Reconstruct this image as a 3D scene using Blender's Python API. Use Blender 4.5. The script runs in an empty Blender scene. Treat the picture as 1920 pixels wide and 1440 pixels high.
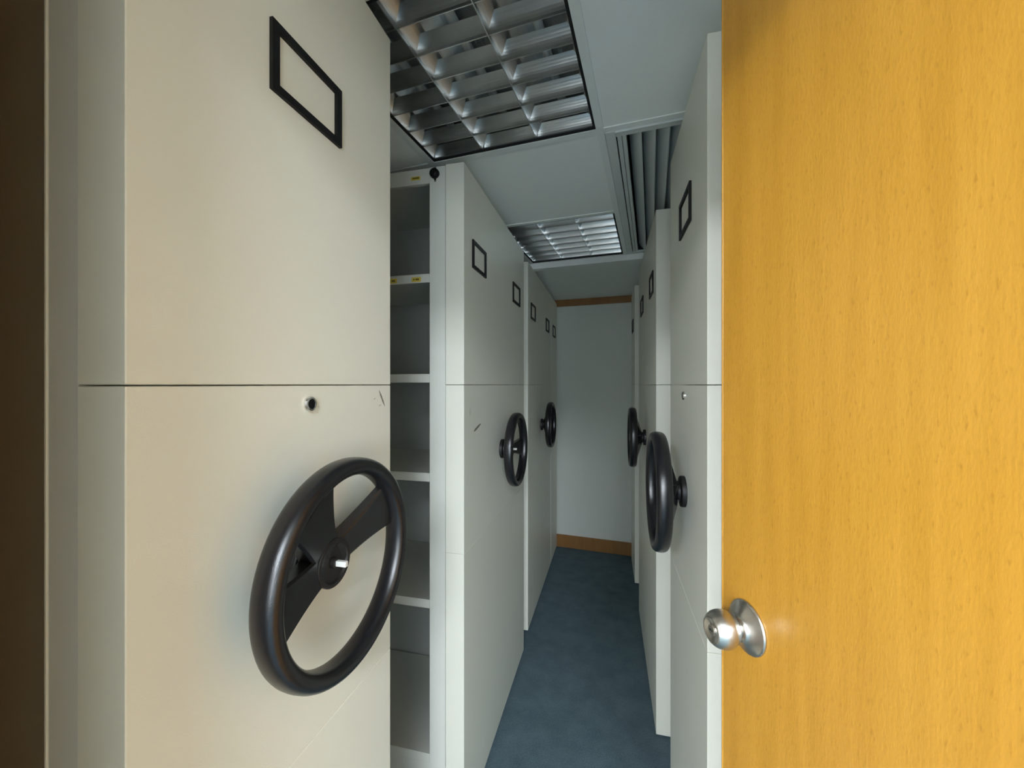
import bpy, bmesh, math, random
from mathutils import Vector, Matrix
random.seed(7)
SC = bpy.context.scene
COL = SC.collection
PI = math.pi
CAM_H = 1.575            # eye height
CEIL = CAM_H + 0.82      # suspended ceiling
CABTOP = CAM_H + 0.78
ANG = math.atan2(0.3260, 0.9454)         # the room's long axis, turned to the right of the view axis
E2 = Vector((math.cos(ANG), -math.sin(ANG), 0)); E1 = Vector((math.sin(ANG), math.cos(ANG), 0))
def room(u, v, z=0): return E2*u + E1*v + Vector((0, 0, z))

# ------------------------------------------------------------------ helpers
def obj(name, bm, mat, parent=None, bevel=0, smooth=False, loc=None, rotz=None, seg=2):
    me = bpy.data.meshes.new(name)
    bmesh.ops.recalc_face_normals(bm, faces=bm.faces)
    bm.to_mesh(me); bm.free()
    o = bpy.data.objects.new(name, me); COL.objects.link(o)
    if mat: me.materials.append(mat)
    if smooth:
        for p in me.polygons: p.use_smooth = True
    if bevel:
        b = o.modifiers.new('Bevel', 'BEVEL'); b.width = bevel; b.segments = seg; b.limit_method = 'ANGLE'
        b.angle_limit = math.radians(40)
        if not smooth:
            for p in me.polygons: p.use_smooth = True
            w = o.modifiers.new('WN', 'WEIGHTED_NORMAL'); w.keep_sharp = False
    if parent: o.parent = parent
    if loc is not None: o.location = loc
    if rotz is not None: o.rotation_euler = (0, 0, rotz)
    return o
def box(bm, x0, x1, y0, y1, z0, z1, M=None):
    if x0 > x1: x0, x1 = x1, x0
    if y0 > y1: y0, y1 = y1, y0
    if z0 > z1: z0, z1 = z1, z0
    co = [(x0,y0,z0),(x1,y0,z0),(x1,y1,z0),(x0,y1,z0),(x0,y0,z1),(x1,y0,z1),(x1,y1,z1),(x0,y1,z1)]
    v = [bm.verts.new(M @ Vector(c) if M else c) for c in co]
    for f in ((0,3,2,1),(4,5,6,7),(0,1,5,4),(1,2,6,5),(2,3,7,6),(3,0,4,7)):
        bm.faces.new([v[i] for i in f])
def boxbm(*a):
    bm = bmesh.new(); box(bm, *a); return bm
def lathe(bm, prof, seg=48, M=None, caps=True):
    """profile of (radius, height) turned about local Z"""
    rings = []
    for r, h in prof:
        ring = []
        for i in range(seg):
            a = 2*PI*i/seg
            p = Vector((r*math.cos(a), r*math.sin(a), h))
            ring.append(bm.verts.new(M @ p if M else p))
        rings.append(ring)
    for a, b in zip(rings, rings[1:]):
        for i in range(seg):
            j = (i+1) % seg
            bm.faces.new((a[i], a[j], b[j], b[i]))
    if caps:
        bm.faces.new(rings[0]); bm.faces.new(rings[-1])
def prism(bm, pts, a0, a1, M):
    """closed 2-D outline (p,q) extruded from a0 to a1 along local x -> (a,p,q)"""
    A = [bm.verts.new(M @ Vector((a0, p, q))) for p, q in pts]
    B = [bm.verts.new(M @ Vector((a1, p, q))) for p, q in pts]
    n = len(pts)
    for i in range(n):
        j = (i+1) % n
        bm.faces.new((A[i], A[j], B[j], B[i]))
    bm.faces.new(A); bm.faces.new(B)
def empty(name, loc, rz, label=None, cat=None, group=None):
    o = bpy.data.objects.new(name, None); COL.objects.link(o)
    o.location = loc; o.rotation_euler = (0, 0, rz); o.empty_display_size = 0.1
    if label: o['label'] = label
    if cat: o['category'] = cat
    if group: o['group'] = group
    return o
def struct(o):
    o['kind'] = 'structure'; return o

# ------------------------------------------------------------------ materials
def srgb(r, g, b):
    f = lambda c: (c/255/12.92) if c/255 <= 0.04045 else ((c/255+0.055)/1.055)**2.4
    return (f(r), f(g), f(b), 1)
def new_mat(name):
    m = bpy.data.materials.new(name); m.use_nodes = True
    nt = m.node_tree; b = nt.nodes['Principled BSDF']
    return m, nt, b
def paint(name, col, rough=0.5, var=0.04, scale=6, bump=0.0, bscale=400, spec=0.5, metal=0.0, coat=0.0):
    m, nt, b = new_mat(name)
    N, L = nt.nodes, nt.links
    tc = N.new('ShaderNodeTexCoord')
    n = N.new('ShaderNodeTexNoise'); n.inputs['Scale'].default_value = scale; n.inputs['Detail'].default_value = 5
    L.new(tc.outputs['Object'], n.inputs['Vector'])
    mr = N.new('ShaderNodeMapRange'); mr.inputs['To Min'].default_value = 1-var; mr.inputs['To Max'].default_value = 1+var
    L.new(n.outputs['Fac'], mr.inputs['Value'])
    mx = N.new('ShaderNodeMix'); mx.data_type = 'RGBA'; mx.blend_type = 'MULTIPLY'; mx.inputs['Factor'].default_value = 1
    mx.inputs['A'].default_value = col
    L.new(mr.outputs['Result'], mx.inputs['B'])
    L.new(mx.outputs['Result'], b.inputs['Base Color'])
    b.inputs['Roughness'].default_value = rough
    b.inputs['Specular IOR Level'].default_value = spec
    b.inputs['Metallic'].default_value = metal
    b.inputs['Coat Weight'].default_value = coat
    if bump:
        n2 = N.new('ShaderNodeTexNoise'); n2.inputs['Scale'].default_value = bscale; n2.inputs['Detail'].default_value = 3
        L.new(tc.outputs['Object'], n2.inputs['Vector'])
        bp = N.new('ShaderNodeBump'); bp.inputs['Strength'].default_value = bump; bp.inputs['Distance'].default_value = 0.001
        L.new(n2.outputs['Fac'], bp.inputs['Height']); L.new(bp.outputs['Normal'], b.inputs['Normal'])
    return m
M_CAB = paint('cabinet_paint', srgb(232, 231, 218), 0.40, 0.025, 5, 0.12, 500, 0.4)
M_RACK = paint('rack_paint', srgb(218, 219, 211), 0.45, 0.03, 8, 0.1, 400, 0.4)
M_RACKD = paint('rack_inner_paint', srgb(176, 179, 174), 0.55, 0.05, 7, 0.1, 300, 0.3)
M_BACK = paint('brown_backing_panel', srgb(140, 126, 106), 0.6, 0.05, 9, 0.1, 300, 0.3)
M_WALL = paint('wall_paint', srgb(214, 217, 212), 0.85, 0.02, 3, 0.15, 250, 0.2)
M_OUTER = paint('outer_wall_paint', srgb(238, 238, 234), 0.85, 0.02, 3, 0.15, 250, 0.2)
M_TILE = paint('ceiling_tile', srgb(238, 241, 238), 0.9, 0.03, 4, 0.5, 300, 0.15)
M_TBAR = paint('ceiling_grid_paint', srgb(228, 232, 229), 0.5, 0.03, 9)
M_FASC = paint('white_batten_paint', srgb(236, 238, 236), 0.6, 0.05, 30)
M_BLACK = paint('black_plastic_frame', srgb(14, 14, 16), 0.5, 0.1, 40, 0.1, 600, 0.3)
M_WHEEL = paint('black_moulded_plastic', srgb(20, 20, 23), 0.24, 0.15, 30, 0.25, 900, 0.6)
M_HUBIN = paint('dark_hub_plastic', srgb(26, 24, 24), 0.5, 0.15, 50, 0.1, 500)
M_SPIND = paint('white_spindle_plastic', srgb(215, 215, 210), 0.4, 0.03, 30)
M_STEEL = paint('brushed_steel', (0.58, 0.56, 0.52, 1), 0.30, 0.08, 60, 0.05, 800, 0.5, 1.0)
M_CHROME = paint('lock_chrome', (0.75, 0.74, 0.72, 1), 0.2, 0.04, 60, 0, 1, 0.5, 1.0)
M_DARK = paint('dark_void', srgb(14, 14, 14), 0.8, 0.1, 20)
M_ALU = paint('louvre_aluminium', (0.60, 0.61, 0.61, 1), 0.28, 0.10, 25, 0.05, 200, 0.5, 1.0)
M_HOUSE = paint('luminaire_housing', srgb(96, 98, 96), 0.45, 0.05, 9, 0, 1, 0.5)
M_TUBE = paint('fluorescent_tube', srgb(225, 228, 226), 0.25, 0.02, 9)
M_GRILLE = paint('grille_paint', srgb(205, 210, 208), 0.42, 0.05, 12)
M_YELLOW = paint('yellow_label', srgb(222, 198, 84), 0.6, 0.05, 60)
M_INK = paint('label_ink', srgb(35, 32, 25), 0.7, 0.02, 60)
M_SCUFF = paint('scuff_grey', srgb(128, 124, 112), 0.7, 0.1, 90)

def wood(name, c1, c2, c3, rough=0.35, gs=1.0, coat=0.3):
    m, nt, b = new_mat(name); N, L = nt.nodes, nt.links
    tc = N.new('ShaderNodeTexCoord')
    mp = N.new('ShaderNodeMapping'); mp.inputs['Scale'].default_value = (30*gs, 30*gs, 2.2*gs)
    L.new(tc.outputs['Object'], mp.inputs['Vector'])
    n1 = N.new('ShaderNodeTexNoise'); n1.inputs['Scale'].default_value = 1.0; n1.inputs['Detail'].default_value = 6; n1.inputs['Roughness'].default_value = 0.6
    L.new(mp.outputs['Vector'], n1.inputs['Vector'])
    cr = N.new('ShaderNodeValToRGB'); cr.color_ramp.elements[0].position = 0.3; cr.color_ramp.elements[0].color = c1
    cr.color_ramp.elements[1].position = 0.7; cr.color_ramp.elements[1].color = c2
    L.new(n1.outputs['Fac'], cr.inputs['Fac'])
    mp2 = N.new('ShaderNodeMapping'); mp2.inputs['Scale'].default_value = (330*gs, 330*gs, 100*gs)
    L.new(tc.outputs['Object'], mp2.inputs['Vector'])
    n2 = N.new('ShaderNodeTexNoise'); n2.inputs['Scale'].default_value = 1.0; n2.inputs['Detail'].default_value = 2
    L.new(mp2.outputs['Vector'], n2.inputs['Vector'])
    mr = N.new('ShaderNodeMapRange'); mr.inputs['From Min'].default_value = 0.60; mr.inputs['From Max'].default_value = 0.76
    L.new(n2.outputs['Fac'], mr.inputs['Value'])
    ml = N.new('ShaderNodeMath'); ml.operation = 'MULTIPLY'; ml.inputs[1].default_value = 0.55
    L.new(mr.outputs['Result'], ml.inputs[0])
    mx = N.new('ShaderNodeMix'); mx.data_type = 'RGBA'; mx.inputs['B'].default_value = c3
    L.new(cr.outputs['Color'], mx.inputs['A']); L.new(ml.outputs['Value'], mx.inputs['Factor'])
    L.new(mx.outputs['Result'], b.inputs['Base Color'])
    b.inputs['Roughness'].default_value = rough
    b.inputs['Coat Weight'].default_value = coat; b.inputs['Coat Roughness'].default_value = 0.25
    bp = N.new('ShaderNodeBump'); bp.inputs['Strength'].default_value = 0.35; bp.inputs['Distance'].default_value = 0.0006
    L.new(n2.outputs['Fac'], bp.inputs['Height']); L.new(bp.outputs['Normal'], b.inputs['Normal'])
    return m
M_DOOR = wood('beech_door_veneer', srgb(172, 121, 34), srgb(190, 137, 47), srgb(146, 95, 23), 0.38)
M_TRIM = wood('brown_timber_trim', srgb(134, 92, 46), srgb(150, 106, 56), srgb(104, 68, 32), 0.5, 1.0, 0.1)

def carpet():
    m, nt, b = new_mat('blue_carpet'); N, L = nt.nodes, nt.links
    tc = N.new('ShaderNodeTexCoord')
    n = N.new('ShaderNodeTexNoise'); n.inputs['Scale'].default_value = 260; n.inputs['Detail'].default_value = 4
    L.new(tc.outputs['Object'], n.inputs['Vector'])
    n3 = N.new('ShaderNodeTexNoise'); n3.inputs['Scale'].default_value = 9; n3.inputs['Detail'].default_value = 6
    n3.inputs['Roughness'].default_value = 0.7
    L.new(tc.outputs['Object'], n3.inputs['Vector'])
    ad = N.new('ShaderNodeMath'); ad.operation = 'MULTIPLY_ADD'; ad.inputs[1].default_value = 0.45; L.new(n3.outputs['Fac'], ad.inputs[0]); L.new(n.outputs['Fac'], ad.inputs[2])
    cr = N.new('ShaderNodeValToRGB'); e = cr.color_ramp.elements
    e[0].position = 0.36; e[0].color = srgb(70, 88, 96)
    e[1].position = 0.66; e[1].color = srgb(108, 126, 134)
    hv = N.new('ShaderNodeMath'); hv.operation = 'MULTIPLY'; hv.inputs[1].default_value = 0.68
    L.new(ad.outputs['Value'], hv.inputs[0]); L.new(hv.outputs['Value'], cr.inputs['Fac'])
    L.new(cr.outputs['Color'], b.inputs['Base Color'])
    b.inputs['Roughness'].default_value = 0.95; b.inputs['Specular IOR Level'].default_value = 0.1
    bp = N.new('ShaderNodeBump'); bp.inputs['Strength'].default_value = 0.8; bp.inputs['Distance'].default_value = 0.002
    L.new(n.outputs['Fac'], bp.inputs['Height']); L.new(bp.outputs['Normal'], b.inputs['Normal'])
    return m
M_CARPET = carpet()

# ------------------------------------------------------------------ the room shell (room axes u,v)
U0, U1, V0, V1 = -1.95, 1.40, 0.0, 3.885          # store room
OU0, OU1, OV0 = -2.6, 3.4, -4.2                   # office behind the doorway
DU0, DU1, DTOP = -0.385, 0.470, CAM_H + 0.590     # doorway
WT = 0.10
RZ = -ANG
def rb(name, m, *a, bevel=0, boxes=None):
    bm = bmesh.new()
    for c in (boxes or [a]): box(bm, *c)
    return struct(obj(name, bm, m, rotz=RZ, bevel=bevel))
rb('floor', M_CARPET, OU0, OU1, OV0, V1+WT, -0.08, 0.0)
rb('wall_far', M_WALL, U0-WT, U1+WT, V1, V1+WT, 0, CEIL+0.25)
rb('wall_left', M_WALL, U0-WT, U0, V0, V1, 0, CEIL+0.25)
rb('wall_right', M_WALL, U1, U1+WT, V0, V1, 0, CEIL+0.25)
rb('wall_front', M_OUTER, boxes=[(OU0, DU0, -WT, 0.115, 0, CEIL+0.25), (DU1, OU1, -WT, 0, 0, CEIL+0.25), (DU0, DU1, -WT, 0, DTOP, CEIL+0.25)])  # left pier made thicker inward to shade the near left unit
rb('baseboard_far', M_TRIM, U0, U1, V1-0.014, V1, 0, 0.120, bevel=0.002)
rb('trim_1', M_TRIM, U0, U1, V1-0.016, V1, CEIL-0.064, CEIL, bevel=0.002)
rb('trim_2', M_TRIM, boxes=[(DU0, DU0+0.02, -WT, 0.115, 0, DTOP), (DU1-0.02, DU1, -WT, 0.0, 0, DTOP), (DU0, DU1, -WT, 0.0, DTOP-0.02, DTOP)])
# office the light comes from
rb('wall_office_left', M_OUTER, OU0-WT, OU0, OV0, -WT, 0, 2.75)
rb('wall_office_right', M_OUTER, OU1, OU1+WT, OV0, -WT, 0, 2.75)
WU0, WU1, WZ0, WZ1 = 1.0, 2.8, 0.9, 2.1  # opening added in the unseen back wall for the fill light
rb('wall_office_back', M_OUTER, boxes=[(OU0, WU0, OV0-WT, OV0, 0, 2.75), (WU1, OU1, OV0-WT, OV0, 0, 2.75),
    (WU0, WU1, OV0-WT, OV0, 0, WZ0), (WU0, WU1, OV0-WT, OV0, WZ1, 2.75)])
rb('added_window_1', M_TBAR, boxes=[(WU0, WU1, OV0-0.05, OV0-0.01, WZ0, WZ0+0.04), (WU0, WU1, OV0-0.05, OV0-0.01, WZ1-0.04, WZ1)] +
   [(WU0+i*(WU1-WU0-0.04)/2, WU0+i*(WU1-WU0-0.04)/2+0.04, OV0-0.05, OV0-0.01, WZ0+0.04, WZ1-0.04) for i in range(3)])  # frame made up around the added fill light's opening
rb('ceiling_office', M_OUTER, OU0, OU1, OV0, -WT, 2.65, 2.75)

# ceiling: tiles with recesses for the luminaires and the grille, exposed grid bars
GU = [U0, -1.381, -0.769, -0.157, 0.455, 1.067, U1]
GV = [0.0, 0.085, 0.703, 1.328, 1.972, 2.640, V1]
holes = {(2, 2), (2, 4), (3, 3), (3, 4)}
tiles = [(GU[i], GU[i+1], GV[j], GV[j+1], CEIL, CEIL+0.018) for i in range(6) for j in range(6) if (i, j) not in holes]
rb('ceiling', M_TILE, boxes=tiles)
rb('ceiling_slab', M_DARK, U0, U1, V0, V1, CEIL+0.25, CEIL+0.30)
bars = []
for g in GU[1:-1]: bars.append((g-0.012, g+0.012, V0, GV[5], CEIL-0.004, CEIL-0.0005))
for i in range(6):
    for g in GV[1:5]:
        if i == 3 and g == GV[4]: continue
        bars.append((GU[i]+(0.012 if i else 0), GU[i+1]-(0.012 if i < 5 else 0), g-0.012, g+0.012, CEIL-0.004, CEIL-0.0005))
rb('ceiling_grid_trim_3', M_TBAR, boxes=bars).name = 'trim_3'
# white batten across the ceiling beyond the second luminaire
rb('trim_4', M_FASC, U0, 1.067, 2.645, 2.700, CEIL-0.038, CEIL-0.0005, bevel=0.002)

# ------------------------------------------------------------------ louvred luminaires
def luminaire(u0, u1, v0, v1, ncell, label, mats=None):
    root = empty('louvred_ceiling_light', room((u0+u1)/2, (v0+v1)/2, CEIL), RZ, label, 'ceiling light', 'recessed louvred ceiling lights')
    w, l = (u1-u0)/2-0.013, (v1-v0)/2-0.013
    D = 0.105
    h = bmesh.new()     # open-bottomed housing
    t = 0.002
    box(h, -w, w, -l, l, D, D+t)
    box(h, -w, -w+t, -l, l, 0.001, D); box(h, w-t, w, -l, l, 0.001, D)
    box(h, -w+t, w-t, -l, -l+t, 0.001, D); box(h, -w+t, w-t, l-t, l, 0.001, D)
    obj('housing', h, M_HOUSE, root)
    bm = bmesh.new(); f = 0.007
    box(bm, -w, -w+f, -l, l, -0.002, 0.004); box(bm, w-f, w, -l, l, -0.002, 0.004)
    box(bm, -w+f, w-f, -l, -l+f, -0.002, 0.004); box(bm, -w+f, w-f, l-f, l, -0.002, 0.004)
    obj('frame', bm, M_DARK, root)
    cw = 2*w/3
    LH = 0.052          # louvre height
    # lengthwise parabolic spines (sub-parts of a louvre grid part)
    def wedge(hw, hh, n=6):   # half width at the top; sharp at bottom, concave sides
        R = [(0.0012 + (hw-0.0012)*(k/n)**1.7, hh*k/n) for k in range(n+1)]
        return R + [(-p, q) for p, q in reversed(R)]
    for k in range(4):
        bm = bmesh.new(); x = -w + k*cw
        pts = wedge(0.030, LH)
        if k == 0: pts = [(max(p, 0), q) for p, q in pts]
        if k == 3: pts = [(min(p, 0), q) for p, q in pts]
        Mx = Matrix.Translation((x, 0, 0.003)) @ Matrix.Rotation(PI/2, 4, 'Z') @ Matrix.Scale(-1, 4, (0, 1, 0))
        prism(bm, pts, -l+f, l-f, Mx)
        bmesh.ops.remove_doubles(bm, verts=bm.verts, dist=1e-6)
        obj('louvre_spine', bm, M_ALU, root)
    pitch = 2*l/ncell
    for k in range(3):
        for i in range(ncell+1):
            y = -l + i*pitch
            bm = bmesh.new()
            pts = wedge(0.017, LH*0.78)
            if i == 0: pts = [(max(p, 0), q) for p, q in pts]
            if i == ncell: pts = [(min(p, 0), q) for p, q in pts]
            prism(bm, pts, -w + k*cw + 0.002, -w + (k+1)*cw - 0.002, Matrix.Translation((0, y, 0.0045)))
            bmesh.ops.remove_doubles(bm, verts=bm.verts, dist=1e-6)
            obj('louvre_blade', bm, M_ALU, root)
        # reflector trough and tube
        xc = -w + (k+0.5)*cw
        bm = bmesh.new()
        Mt = Matrix.Translation((xc, 0, 0.078)) @ Matrix.Rotation(PI/2, 4, 'X')
        lathe(bm, [(0.008, -l+0.012), (0.0125, -l+0.014), (0.0125, l-0.014), (0.008, l-0.012)], 20, Mt)
        obj('fluorescent_tube', bm, M_TUBE, root, smooth=True)
        bm = bmesh.new()
        n = 10; pr = []
        for q in range(n+1):
            a = -1 + 2*q/n
            pr.append((a*cw*0.46, 0.100 - 0.040*a*a))
        pr2 = pr + [(p, q+0.0015) for p, q in reversed(pr)]
        Mx = Matrix.Translation((xc, 0, 0)) @ Matrix.Rotation(PI/2, 4, 'Z') @ Matrix.Scale(-1, 4, (0, 1, 0))
        prism(bm, pr2, -l+0.004, l-0.004, Mx)
        obj('reflector', bm, M_ALU, root)
    return root
luminaire(GU[2], GU[3], GV[1]+0.0 if False else GV[2], GV[3], 7, 'larger-looking louvred ceiling light with mirrored cells nearest the camera')
luminaire(GU[2], GU[3], GV[4], GV[5], 7, 'smaller-looking louvred ceiling light farther down the aisle before the white batten')

# return-air grille
def grille():
    u0, u1, v0, v1 = GU[3], GU[4], GV[3], GV[5]
    root = empty('air_grille', room((u0+u1)/2, (v0+v1)/2, CEIL), RZ,
                 'long grey slatted air grille in the ceiling beside the two louvred lights', 'air vent')
    w, l = (u1-u0)/2-0.013, (v1-v0)/2-0.013
    bm = bmesh.new(); f = 0.032
    box(bm, -w, -w+f, -l, l, -0.006, 0.004); box(bm, w-f, w, -l, l, -0.006, 0.004)
    box(bm, -w+f, w-f, -l+0.006, -l+f, -0.006, 0.004); box(bm, -w+f, w-f, -l, -l+0.006, -0.010, 0.004); box(bm, -w+f, w-f, l-f, l, -0.006, 0.004)
    obj('frame', bm, M_GRILLE, root, bevel=0.0015)
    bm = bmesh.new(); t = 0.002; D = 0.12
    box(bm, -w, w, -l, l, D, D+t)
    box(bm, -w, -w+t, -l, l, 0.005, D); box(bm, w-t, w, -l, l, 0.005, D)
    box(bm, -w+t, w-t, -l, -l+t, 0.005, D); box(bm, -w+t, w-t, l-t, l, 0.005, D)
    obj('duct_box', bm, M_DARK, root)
    bm = bmesh.new(); x = -w+f+0.004
    box(bm, x, x+0.014, -l+f, l-f, -0.005, 0.02); box(bm, x+0.016, x+0.028, -l+f, l-f, -0.005, 0.02)
    obj('edge_rail', bm, M_GRILLE, root, bevel=0.001)
    x += 0.034
    while x + 0.05 < w-f:
        bm = bmesh.new()
        n = 8; pts = []
        for k in range(n+1):          # curved slat, hanging edge to the right
            a = k/n
            pts.append((0.040*a**1.25, 0.052*(1-a)**1.15))
        pts2 = pts + [(p+0.003, q+0.0018) for p, q in reversed(pts)]
        prism(bm, pts2, -l+f*0.6, l-f*0.6, Matrix.Translation((x, 0, -0.003)) @ Matrix.Rotation(PI/2, 4, 'Z') @ Matrix.Scale(-1, 4, (0, 1, 0)))
        obj('slat', bm, M_GRILLE, root)
        x += 0.044
    return root
grille()

# ------------------------------------------------------------------ mobile shelving
SHELVES = [0.398, 0.038, -0.318, -0.772, -1.325]
L_DEPTH = 0.90
def wheel(root, s, yc, zc, rot, spk=((25, 0.022, 0.046), (122, 0.030, 0.060), (188, 0.026, 0.044))):
    """dished three-spoke hand wheel; local +Z of the wheel points into the aisle"""
    wroot = bpy.data.objects.new('hand_wheel', None); COL.objects.link(wroot); wroot.parent = root; wroot.empty_display_size = 0.05
    # frame: local x -> +y of the unit (along aisle), local y -> up, local z -> aisle
    Mw = Matrix(((0, 0, s, 0), (1, 0, 0, yc), (0, 1, 0, zc), (0, 0, 0, 1)))
    wroot.matrix_local = Mw if s > 0 else Matrix(((0, 0, -1, 0), (1, 0, 0, yc), (0, 1, 0, zc), (0, 0, 0, 1)))
    # rim
    bm = bmesh.new(); R, a, b, zc0 = 0.1550, 0.0145, 0.0205, 0.073
    NS, NT = 96, 20; rings = []
    for i in range(NS):
        t = 2*PI*i/NS; ring = []
        for j in range(NT):
            p = 2*PI*j/NT
            cx, cy = math.cos(p), math.sin(p)
            e = 0.85
            rr = R + a*math.copysign(abs(cx)**e, cx); zz = zc0 + b*math.copysign(abs(cy)**e, cy)
            ring.append(bm.verts.new((rr*math.cos(t), rr*math.sin(t), zz)))
        rings.append(ring)
    for i in range(NS):
        A, B = rings[i], rings[(i+1) % NS]
        for j in range(NT):
            k = (j+1) % NT
            bm.faces.new((A[j], A[k], B[k], B[j]))
    obj('rim', bm, M_WHEEL, wroot, smooth=True)
    # three spokes in a T arrangement
    for ang, h0, h1 in spk:
        th = math.radians(ang + rot)
        bm = bmesh.new(); n = 10; sec = []
        for k in range(n+1):
            q = k/n; r = 0.020 + q*0.130
            hw = h0 + (h1-h0)*q**1.6
            zt = 0.049 + 0.026*(q**1.1); th_ = 0.013 + 0.016*(1-q)
            if q > 0.92: hw += 0.004
            c, sn = math.cos(th), math.sin(th)
            row = []
            for (d, z) in ((-hw, zt-th_), (-hw, zt-0.003), (-hw+0.004, zt), (hw-0.004, zt), (hw, zt-0.003), (hw, zt-th_)):
                row.append(bm.verts.new((r*c - d*sn, r*sn + d*c, z)))
            sec.append(row)
        for A, B in zip(sec, sec[1:]):
            for j in range(6):
                m = (j+1) % 6
                bm.faces.new((A[j], A[m], B[m], B[j]))
        bm.faces.new(sec[0]); bm.faces.new(sec[-1])
        obj('spoke', bm, M_WHEEL, wroot)
    bm = bmesh.new()
    lathe(bm, [(0.044, 0.0), (0.044, 0.010), (0.042, 0.013), (0.030, 0.015), (0.029, 0.022), (0.038, 0.026), (0.0390, 0.051),
               (0.038, 0.053), (0.032, 0.053), (0.030, 0.049), (0.012, 0.049)], 40)
    obj('hub', bm, M_HUBIN, wroot, smooth=False, bevel=0.0006)
    bm = bmesh.new()
    lathe(bm, [(0.0085, 0.0495), (0.0085, 0.055), (0.006, 0.056)], 20)
    obj('spindle', bm, M_HUBIN, wroot)
    bm = bmesh.new()
    box(bm, -0.0035, 0.0035, -0.0045, 0.0045, 0.0555, 0.074)
    obj('locking_pin', bm, M_SPIND, wroot, bevel=0.001)
    return wroot

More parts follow.
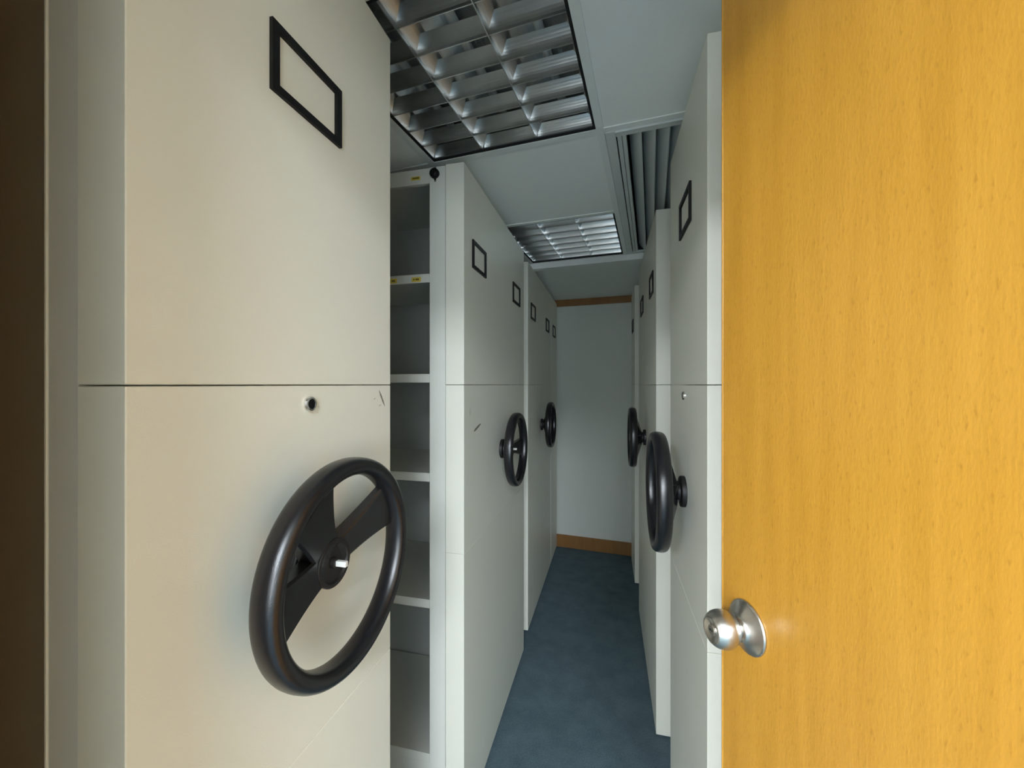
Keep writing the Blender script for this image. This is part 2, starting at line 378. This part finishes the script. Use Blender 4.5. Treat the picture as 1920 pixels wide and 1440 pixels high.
def unit(name, label, s, corner, m, W, frames, wheels=True, wrot=0, wz=-0.300, wy=0.0, lock=False, closed_near=False, double=False, labels=False, catch=False, group=None):
    ang = -math.atan(m)
    root = empty(name, (corner[0], corner[1], 0), ang, label, 'shelving unit', group)
    X = lambda b: -s*b
    zs = [0.015, CAM_H-0.595, CAM_H-0.001, CABTOP]
    gaps = [0.0, 0.0002, 0.0008, 0.0]
    for i in range(3):
        z0 = zs[i]+gaps[i]; z1 = zs[i+1]-gaps[i+1]
        bm = boxbm(X(0), X(0.0695), 0.0, W, z0, z1)
        obj('end_panel', bm, M_CAB, root, bevel=0.0016)
    # frame of the rack behind it
    up = 0.0455 if closed_near else 0.060
    b0, b1 = 0.0715, 0.0715+up
    for bb in ((b0, b1), (L_DEPTH-0.05, L_DEPTH)):
        for yy in ((0.002, 0.037), (W-0.037, W-0.002)):
            obj('upright_post', boxbm(X(bb[0]), X(bb[1]), yy[0], yy[1], 0.03, CABTOP-0.003), M_RACK, root, bevel=0.0012)
    obj('carriage_base', boxbm(X(0.10), X(L_DEPTH-0.05), 0.04, W-0.04, 0.0, 0.05), M_DARK, root)
    obj('top_panel', boxbm(X(0.075), X(L_DEPTH), 0.04, W-0.04, CABTOP-0.012, CABTOP-0.004), M_RACK, root)
    mid = W/2 if double else (W-0.03 if not closed_near else 0.03)
    sides = []
    if double: sides = [(0.0, mid-0.006), (mid+0.006, W)]
    elif closed_near: sides = [(0.03, W)]
    else: sides = [(0.0, mid-0.006)]
    if closed_near:
        # folded flange and brown backing panel facing the wall with the doorway
        obj('flange', boxbm(X(b1+0.0005), X(b1+0.0045), 0.0005, 0.012, 0.03, CABTOP-0.003), M_CAB, root, bevel=0.001)
        obj('backing_panel', boxbm(X(b1+0.005), X(L_DEPTH-0.0505), 0.010, 0.014, 0.03, CABTOP-0.013), M_BACK, root)
    else:
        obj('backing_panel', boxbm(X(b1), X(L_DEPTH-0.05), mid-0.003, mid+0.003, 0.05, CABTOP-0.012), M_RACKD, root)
    for si, (y0, y1) in enumerate(sides):
        near = si == 0 and not closed_near
        yf = y0 if near else y1
        sg = 1 if near else -1
        obj('top_fascia', boxbm(X(b1+0.0005), X(L_DEPTH-0.0505), yf+sg*0.003, yf+sg*0.020, CAM_H+0.722, CABTOP-0.004), M_RACK, root, bevel=0.001)
        obj('kick_panel', boxbm(X(b1+0.0005), X(L_DEPTH-0.0505), yf+sg*0.006, yf+sg*0.016, 0.012, CAM_H+SHELVES[-1]-0.033), M_RACK, root, bevel=0.0008)
        for k, h in enumerate(SHELVES):
            zt = CAM_H+h
            bm = bmesh.new()
            a0, a1 = X(b1+0.001), X(L_DEPTH-0.051)
            box(bm, a0, a1, yf+sg*0.004, (y1 if near else y0)-sg*0.004, zt-0.004, zt)
            box(bm, a0, a1, yf+sg*0.004, yf+sg*0.018, zt-0.031, zt-0.004)
            o = obj('shelf', bm, M_RACK, root, bevel=0.0008)
            if near and labels and k == 0:
                for bc, wd in ((0.166, 0.036), (0.262, 0.05)):
                    lb = bmesh.new(); box(lb, X(bc), X(bc+wd), yf+0.0030, yf+0.0039, zt-0.027, zt-0.010)
                    q = obj('shelf_label', lb, M_YELLOW, o); q['label'] = 'yellow paper label'
                    ib = bmesh.new()
                    for ch in range(5):
                        bx_ = bc + 0.008 + ch*0.0045
                        if ch == 3: continue
                        box(ib, X(bx_), X(bx_+0.0032), yf+0.0024, yf+0.00295, zt-0.0215, zt-0.0155)
                    obj('label_print', ib, M_INK, o)
        if near and labels:
            lb = boxbm(X(0.168), X(0.204), yf+0.0020, yf+0.0029, CAM_H+0.738, CAM_H+0.751)
            q = obj('fascia_label', lb, M_YELLOW, root); q['label'] = 'yellow paper label'
            ib = bmesh.new()
            for ch in range(7):
                box(ib, X(0.173+ch*0.0038), X(0.1757+ch*0.0038), yf+0.0014, yf+0.00195, CAM_H+0.7425, CAM_H+0.7475)
            obj('label_print', ib, M_INK, q)
    if catch:
        # round black rubber buffer on a little plate at the top of the post
        bm = boxbm(X(0.1045), X(0.1125), -0.0015, 0.0015, CAM_H+0.722, CAM_H+0.774)
        pl = obj('buffer_plate', bm, M_CHROME, root)
        bm = bmesh.new()
        Mb = Matrix.Translation((X(0.1085), -0.001, CAM_H+0.749)) @ Matrix.Rotation(PI/2, 4, 'X')
        lathe(bm, [(0.017, 0.0), (0.017, 0.012), (0.013, 0.017), (0.006, 0.019)], 28, Mb)
        obj('rubber_buffer', bm, M_BLACK, root, smooth=False, bevel=0.0005)
    for (f0, f1) in frames:
        z0, z1 = CAM_H+0.4335, CAM_H+0.538
        bm = bmesh.new(); t = 0.0125; d0, d1 = 0.0, -0.006
        box(bm, X(d0), X(d1), f0, f0+0.0135, z0, z1); box(bm, X(d0), X(d1), f1-0.0135, f1, z0, z1)
        box(bm, X(d0), X(d1), f0+0.0135, f1-0.0135, z0, z0+t); box(bm, X(d0), X(d1), f0+0.0135, f1-0.0135, z1-t, z1)
        bmesh.ops.remove_doubles(bm, verts=bm.verts, dist=1e-6)
        obj('label_frame', bm, M_BLACK, root)
    if wheels: wheel(root, s, W/2+wy, CAM_H+wz, wrot)
    if lock:
        bm = bmesh.new(); Ml = Matrix.Translation((0, W/2+0.003, CAM_H-0.032)) @ Matrix.Rotation(s*PI/2, 4, 'Y')
        lathe(bm, [(0.0125, -0.001), (0.0125, 0.003), (0.0112, 0.0058), (0.0085, 0.0062), (0.0078, 0.0045)], 28, Ml)
        lk = obj('lock', bm, M_CHROME, root, smooth=False)
        bm = bmesh.new(); lathe(bm, [(0.0076, 0.0045), (0.0076, 0.0058)], 24, Ml)
        box(bm, -0.0010, 0.0010, -0.0035, 0.0035, 0.0058, 0.0066, Ml)
        obj('keyway', bm, M_BLACK, lk)
    return root
def scuffs(root, s, strokes):
    for (y, z, a, ln, wd) in strokes:
        bm = bmesh.new()
        n = 6; top = []; bot = []
        for k in range(n+1):
            q = -0.5 + k/n
            w_ = wd*(1-(2*q)**2*0.75)*random.uniform(0.7, 1.1)/2
            cy, cz = y + q*ln*math.cos(a), z + q*ln*math.sin(a)
            top.append(bm.verts.new((s*0.0003, cy - w_*math.sin(a), cz + w_*math.cos(a))))
            bot.append(bm.verts.new((s*0.0003, cy + w_*math.sin(a), cz - w_*math.cos(a))))
        for k in range(n): bm.faces.new((top[k], top[k+1], bot[k+1], bot[k]))
        obj('scuff_mark', bm, M_SCUFF, root)

ML, MR = 0.245, 0.2364
G = 'mobile shelving units along the aisle'
def lcorner(c, z): return (ML*z - c, z)
def rcorner(c, z): return (MR*z + c, z)
u1 = unit('mobile_shelving_unit', 'cream shelving unit nearest the camera on the left with large black wheel',
     1, lcorner(0.5001, 0.417), ML, 0.5155, [(0.181, 0.338)], wrot=0, wz=-0.288, wy=0.0, lock=True, closed_near=True, group=G)
scuffs(u1, 1, [(0.480, CAM_H-0.030, -1.0, 0.042, 0.006), (0.452, CAM_H-0.030, 0.5, 0.008, 0.0015), (0.472, CAM_H-0.045, 0.6, 0.009, 0.0015)])
u2 = unit('mobile_shelving_unit', 'double shelving unit on the left with open dark shelves showing and yellow shelf labels',
     1, lcorner(0.5154, 1.418), ML, 0.997, [(0.084, 0.247), (0.718, 0.882)], wrot=-28, double=True, labels=True, catch=True, group=G)
scuffs(u2, 1, [(0.145, CAM_H-0.165, 0.25, 0.085, 0.014), (0.062, CAM_H-0.10, 1.5, 0.035, 0.003)])
unit('mobile_shelving_unit', 'shelving unit on the left, third along, thin pale edge and small dark wheel',
     1, lcorner(0.5283, 2.57), ML, 0.995, [(0.088, 0.245), (0.72, 0.875)], wrot=40, double=True, group=G)
unit('mobile_shelving_unit', 'last single shelving unit on the left with one small black frame beside the far wall',
     1, lcorner(0.5283, 3.548), ML, 0.392, [(0.105, 0.265)], wheels=False, group=G)
unit('mobile_shelving_unit', 'pale shelving unit on the right partly behind the orange door with black wheel in profile',
     -1, rcorner(0.2205, 0.8996), MR, 0.543, [(0.172, 0.333)], wrot=75, wz=-0.307, lock=True, group=G)
unit('mobile_shelving_unit', 'double shelving unit on the right behind the one by the door, lower bright front edge',
     -1, rcorner(0.2150, 1.808), MR, 1.02, [(0.100, 0.262), (0.65, 0.83)], wrot=95, double=True, group=G)
unit('mobile_shelving_unit', 'farthest shelving unit on the right, only a narrow strip seen beside far wall',
     -1, rcorner(0.2110, 3.187), MR, 0.43, [(0.13, 0.29)], wheels=False, group=G)

# ------------------------------------------------------------------ door
DPHI, DLEN = math.radians(7.5), 0.720
door = struct(empty('door_1', (0.3957, -0.1288, 0), DPHI))
door['label'] = 'open orange beech veneer door with round steel knob'
bm = boxbm(0, 0.038, 0, DLEN-0.0045, 0.008, CAM_H+0.568)
obj('door_leaf', bm, M_DOOR, door, bevel=0.0012)
obj('edge_lipping', boxbm(0.0, 0.038, DLEN-0.0042, DLEN, 0.008, CAM_H+0.568), M_DOOR, door, bevel=0.0016)
kb = bpy.data.objects.new('door_knob', None); COL.objects.link(kb); kb.parent = door; kb.empty_display_size = 0.03
kb.matrix_local = Matrix.Translation((0, 0.6656, CAM_H-0.3176)) @ Matrix.Rotation(-PI/2, 4, 'Y')
bm = bmesh.new()
lathe(bm, [(0.0334, 0.0), (0.0336, 0.0015), (0.0328, 0.0030), (0.0310, 0.0038), (0.025, 0.0072), (0.019, 0.0115), (0.0165, 0.0140), (0.0160, 0.0150)], 64)
obj('rose', bm, M_STEEL, kb, smooth=True)
bm = bmesh.new()
pr = [(0.0115, 0.0145), (0.0115, 0.0200), (0.0130, 0.0208)]
for k in range(17):
    a = math.radians(-52 + k*(52+46)/16)
    pr.append((0.0236*math.cos(a)**0.85, 0.0362 + 0.0207*math.sin(a)))
pr += [(0.0168, 0.0518), (0.0158, 0.0524), (0.0138, 0.0520), (0.0075, 0.0488), (0.0068, 0.0488)]
lathe(bm, pr, 64)
obj('knob', bm, M_STEEL, kb, smooth=True)
bm = bmesh.new(); lathe(bm, [(0.0066, 0.0484), (0.0066, 0.0514), (0.0058, 0.0520)], 32)
obj('cylinder', bm, M_STEEL, kb)
bm = boxbm(-0.0007, 0.0007, -0.0035, 0.0035, 0.0517, 0.0523)
obj('keyway', bm, M_BLACK, kb)
for z in (0.25, 1.05, 1.9):
    bm = bmesh.new(); lathe(bm, [(0.006, z-0.05), (0.006, z+0.05)], 16, Matrix.Translation((0.019, -0.0065, 0)))
    obj('hinge', bm, M_STEEL, door)

# ------------------------------------------------------------------ light
def area(name, loc, dirv, sx, sy, power, col):
    l = bpy.data.lights.new(name, 'AREA'); l.shape = 'RECTANGLE'; l.size = sx; l.size_y = sy; l.energy = power; l.color = col
    o = bpy.data.objects.new(name, l); COL.objects.link(o); o.location = loc
    o.rotation_euler = Vector(dirv).to_track_quat('-Z', 'Z').to_euler()
    return o
LC = (0.93, 1.0, 1.09)
for (lu, lv, p) in ((0.65, -2.20, 86), (-0.75, -2.90, 125), (0.0, -1.80, 10)):
    o = area('office_ceiling_lamp', room(lu, lv, 2.64), (0, 0, -1), 0.6, 1.2, p, LC)
    o.rotation_euler = (0, 0, RZ)
area('added_back_fill', room((WU0+WU1)/2, OV0-0.06, (WZ0+WZ1)/2), E1, WU1-WU0, WZ1-WZ0, 55, (0.88, 0.98, 1.06))  # fill light added behind the made-up opening to balance the brightness
w = bpy.data.worlds.new('world'); SC.world = w; w.use_nodes = True
w.node_tree.nodes['Background'].inputs['Color'].default_value = (0.8, 0.9, 1, 1)
w.node_tree.nodes['Background'].inputs['Strength'].default_value = 0.3

# ------------------------------------------------------------------ camera
cd = bpy.data.cameras.new('camera'); cam = bpy.data.objects.new('camera', cd); COL.objects.link(cam)
cam.location = (0, 0, CAM_H); cam.rotation_euler = (PI/2, 0, 0)
cd.sensor_width = 36; cd.lens = 36*760/1920; cd.shift_y = 1.0/1920; cd.clip_start = 0.01
SC.camera = cam
SC.view_settings.view_transform = 'Standard'; SC.view_settings.look = 'None'
SC.view_settings.gamma = 1; SC.view_settings.use_curve_mapping = False
SC.view_settings.exposure = 1.13
SC.cycles.max_bounces = 12; SC.cycles.diffuse_bounces = 8; SC.cycles.glossy_bounces = 6
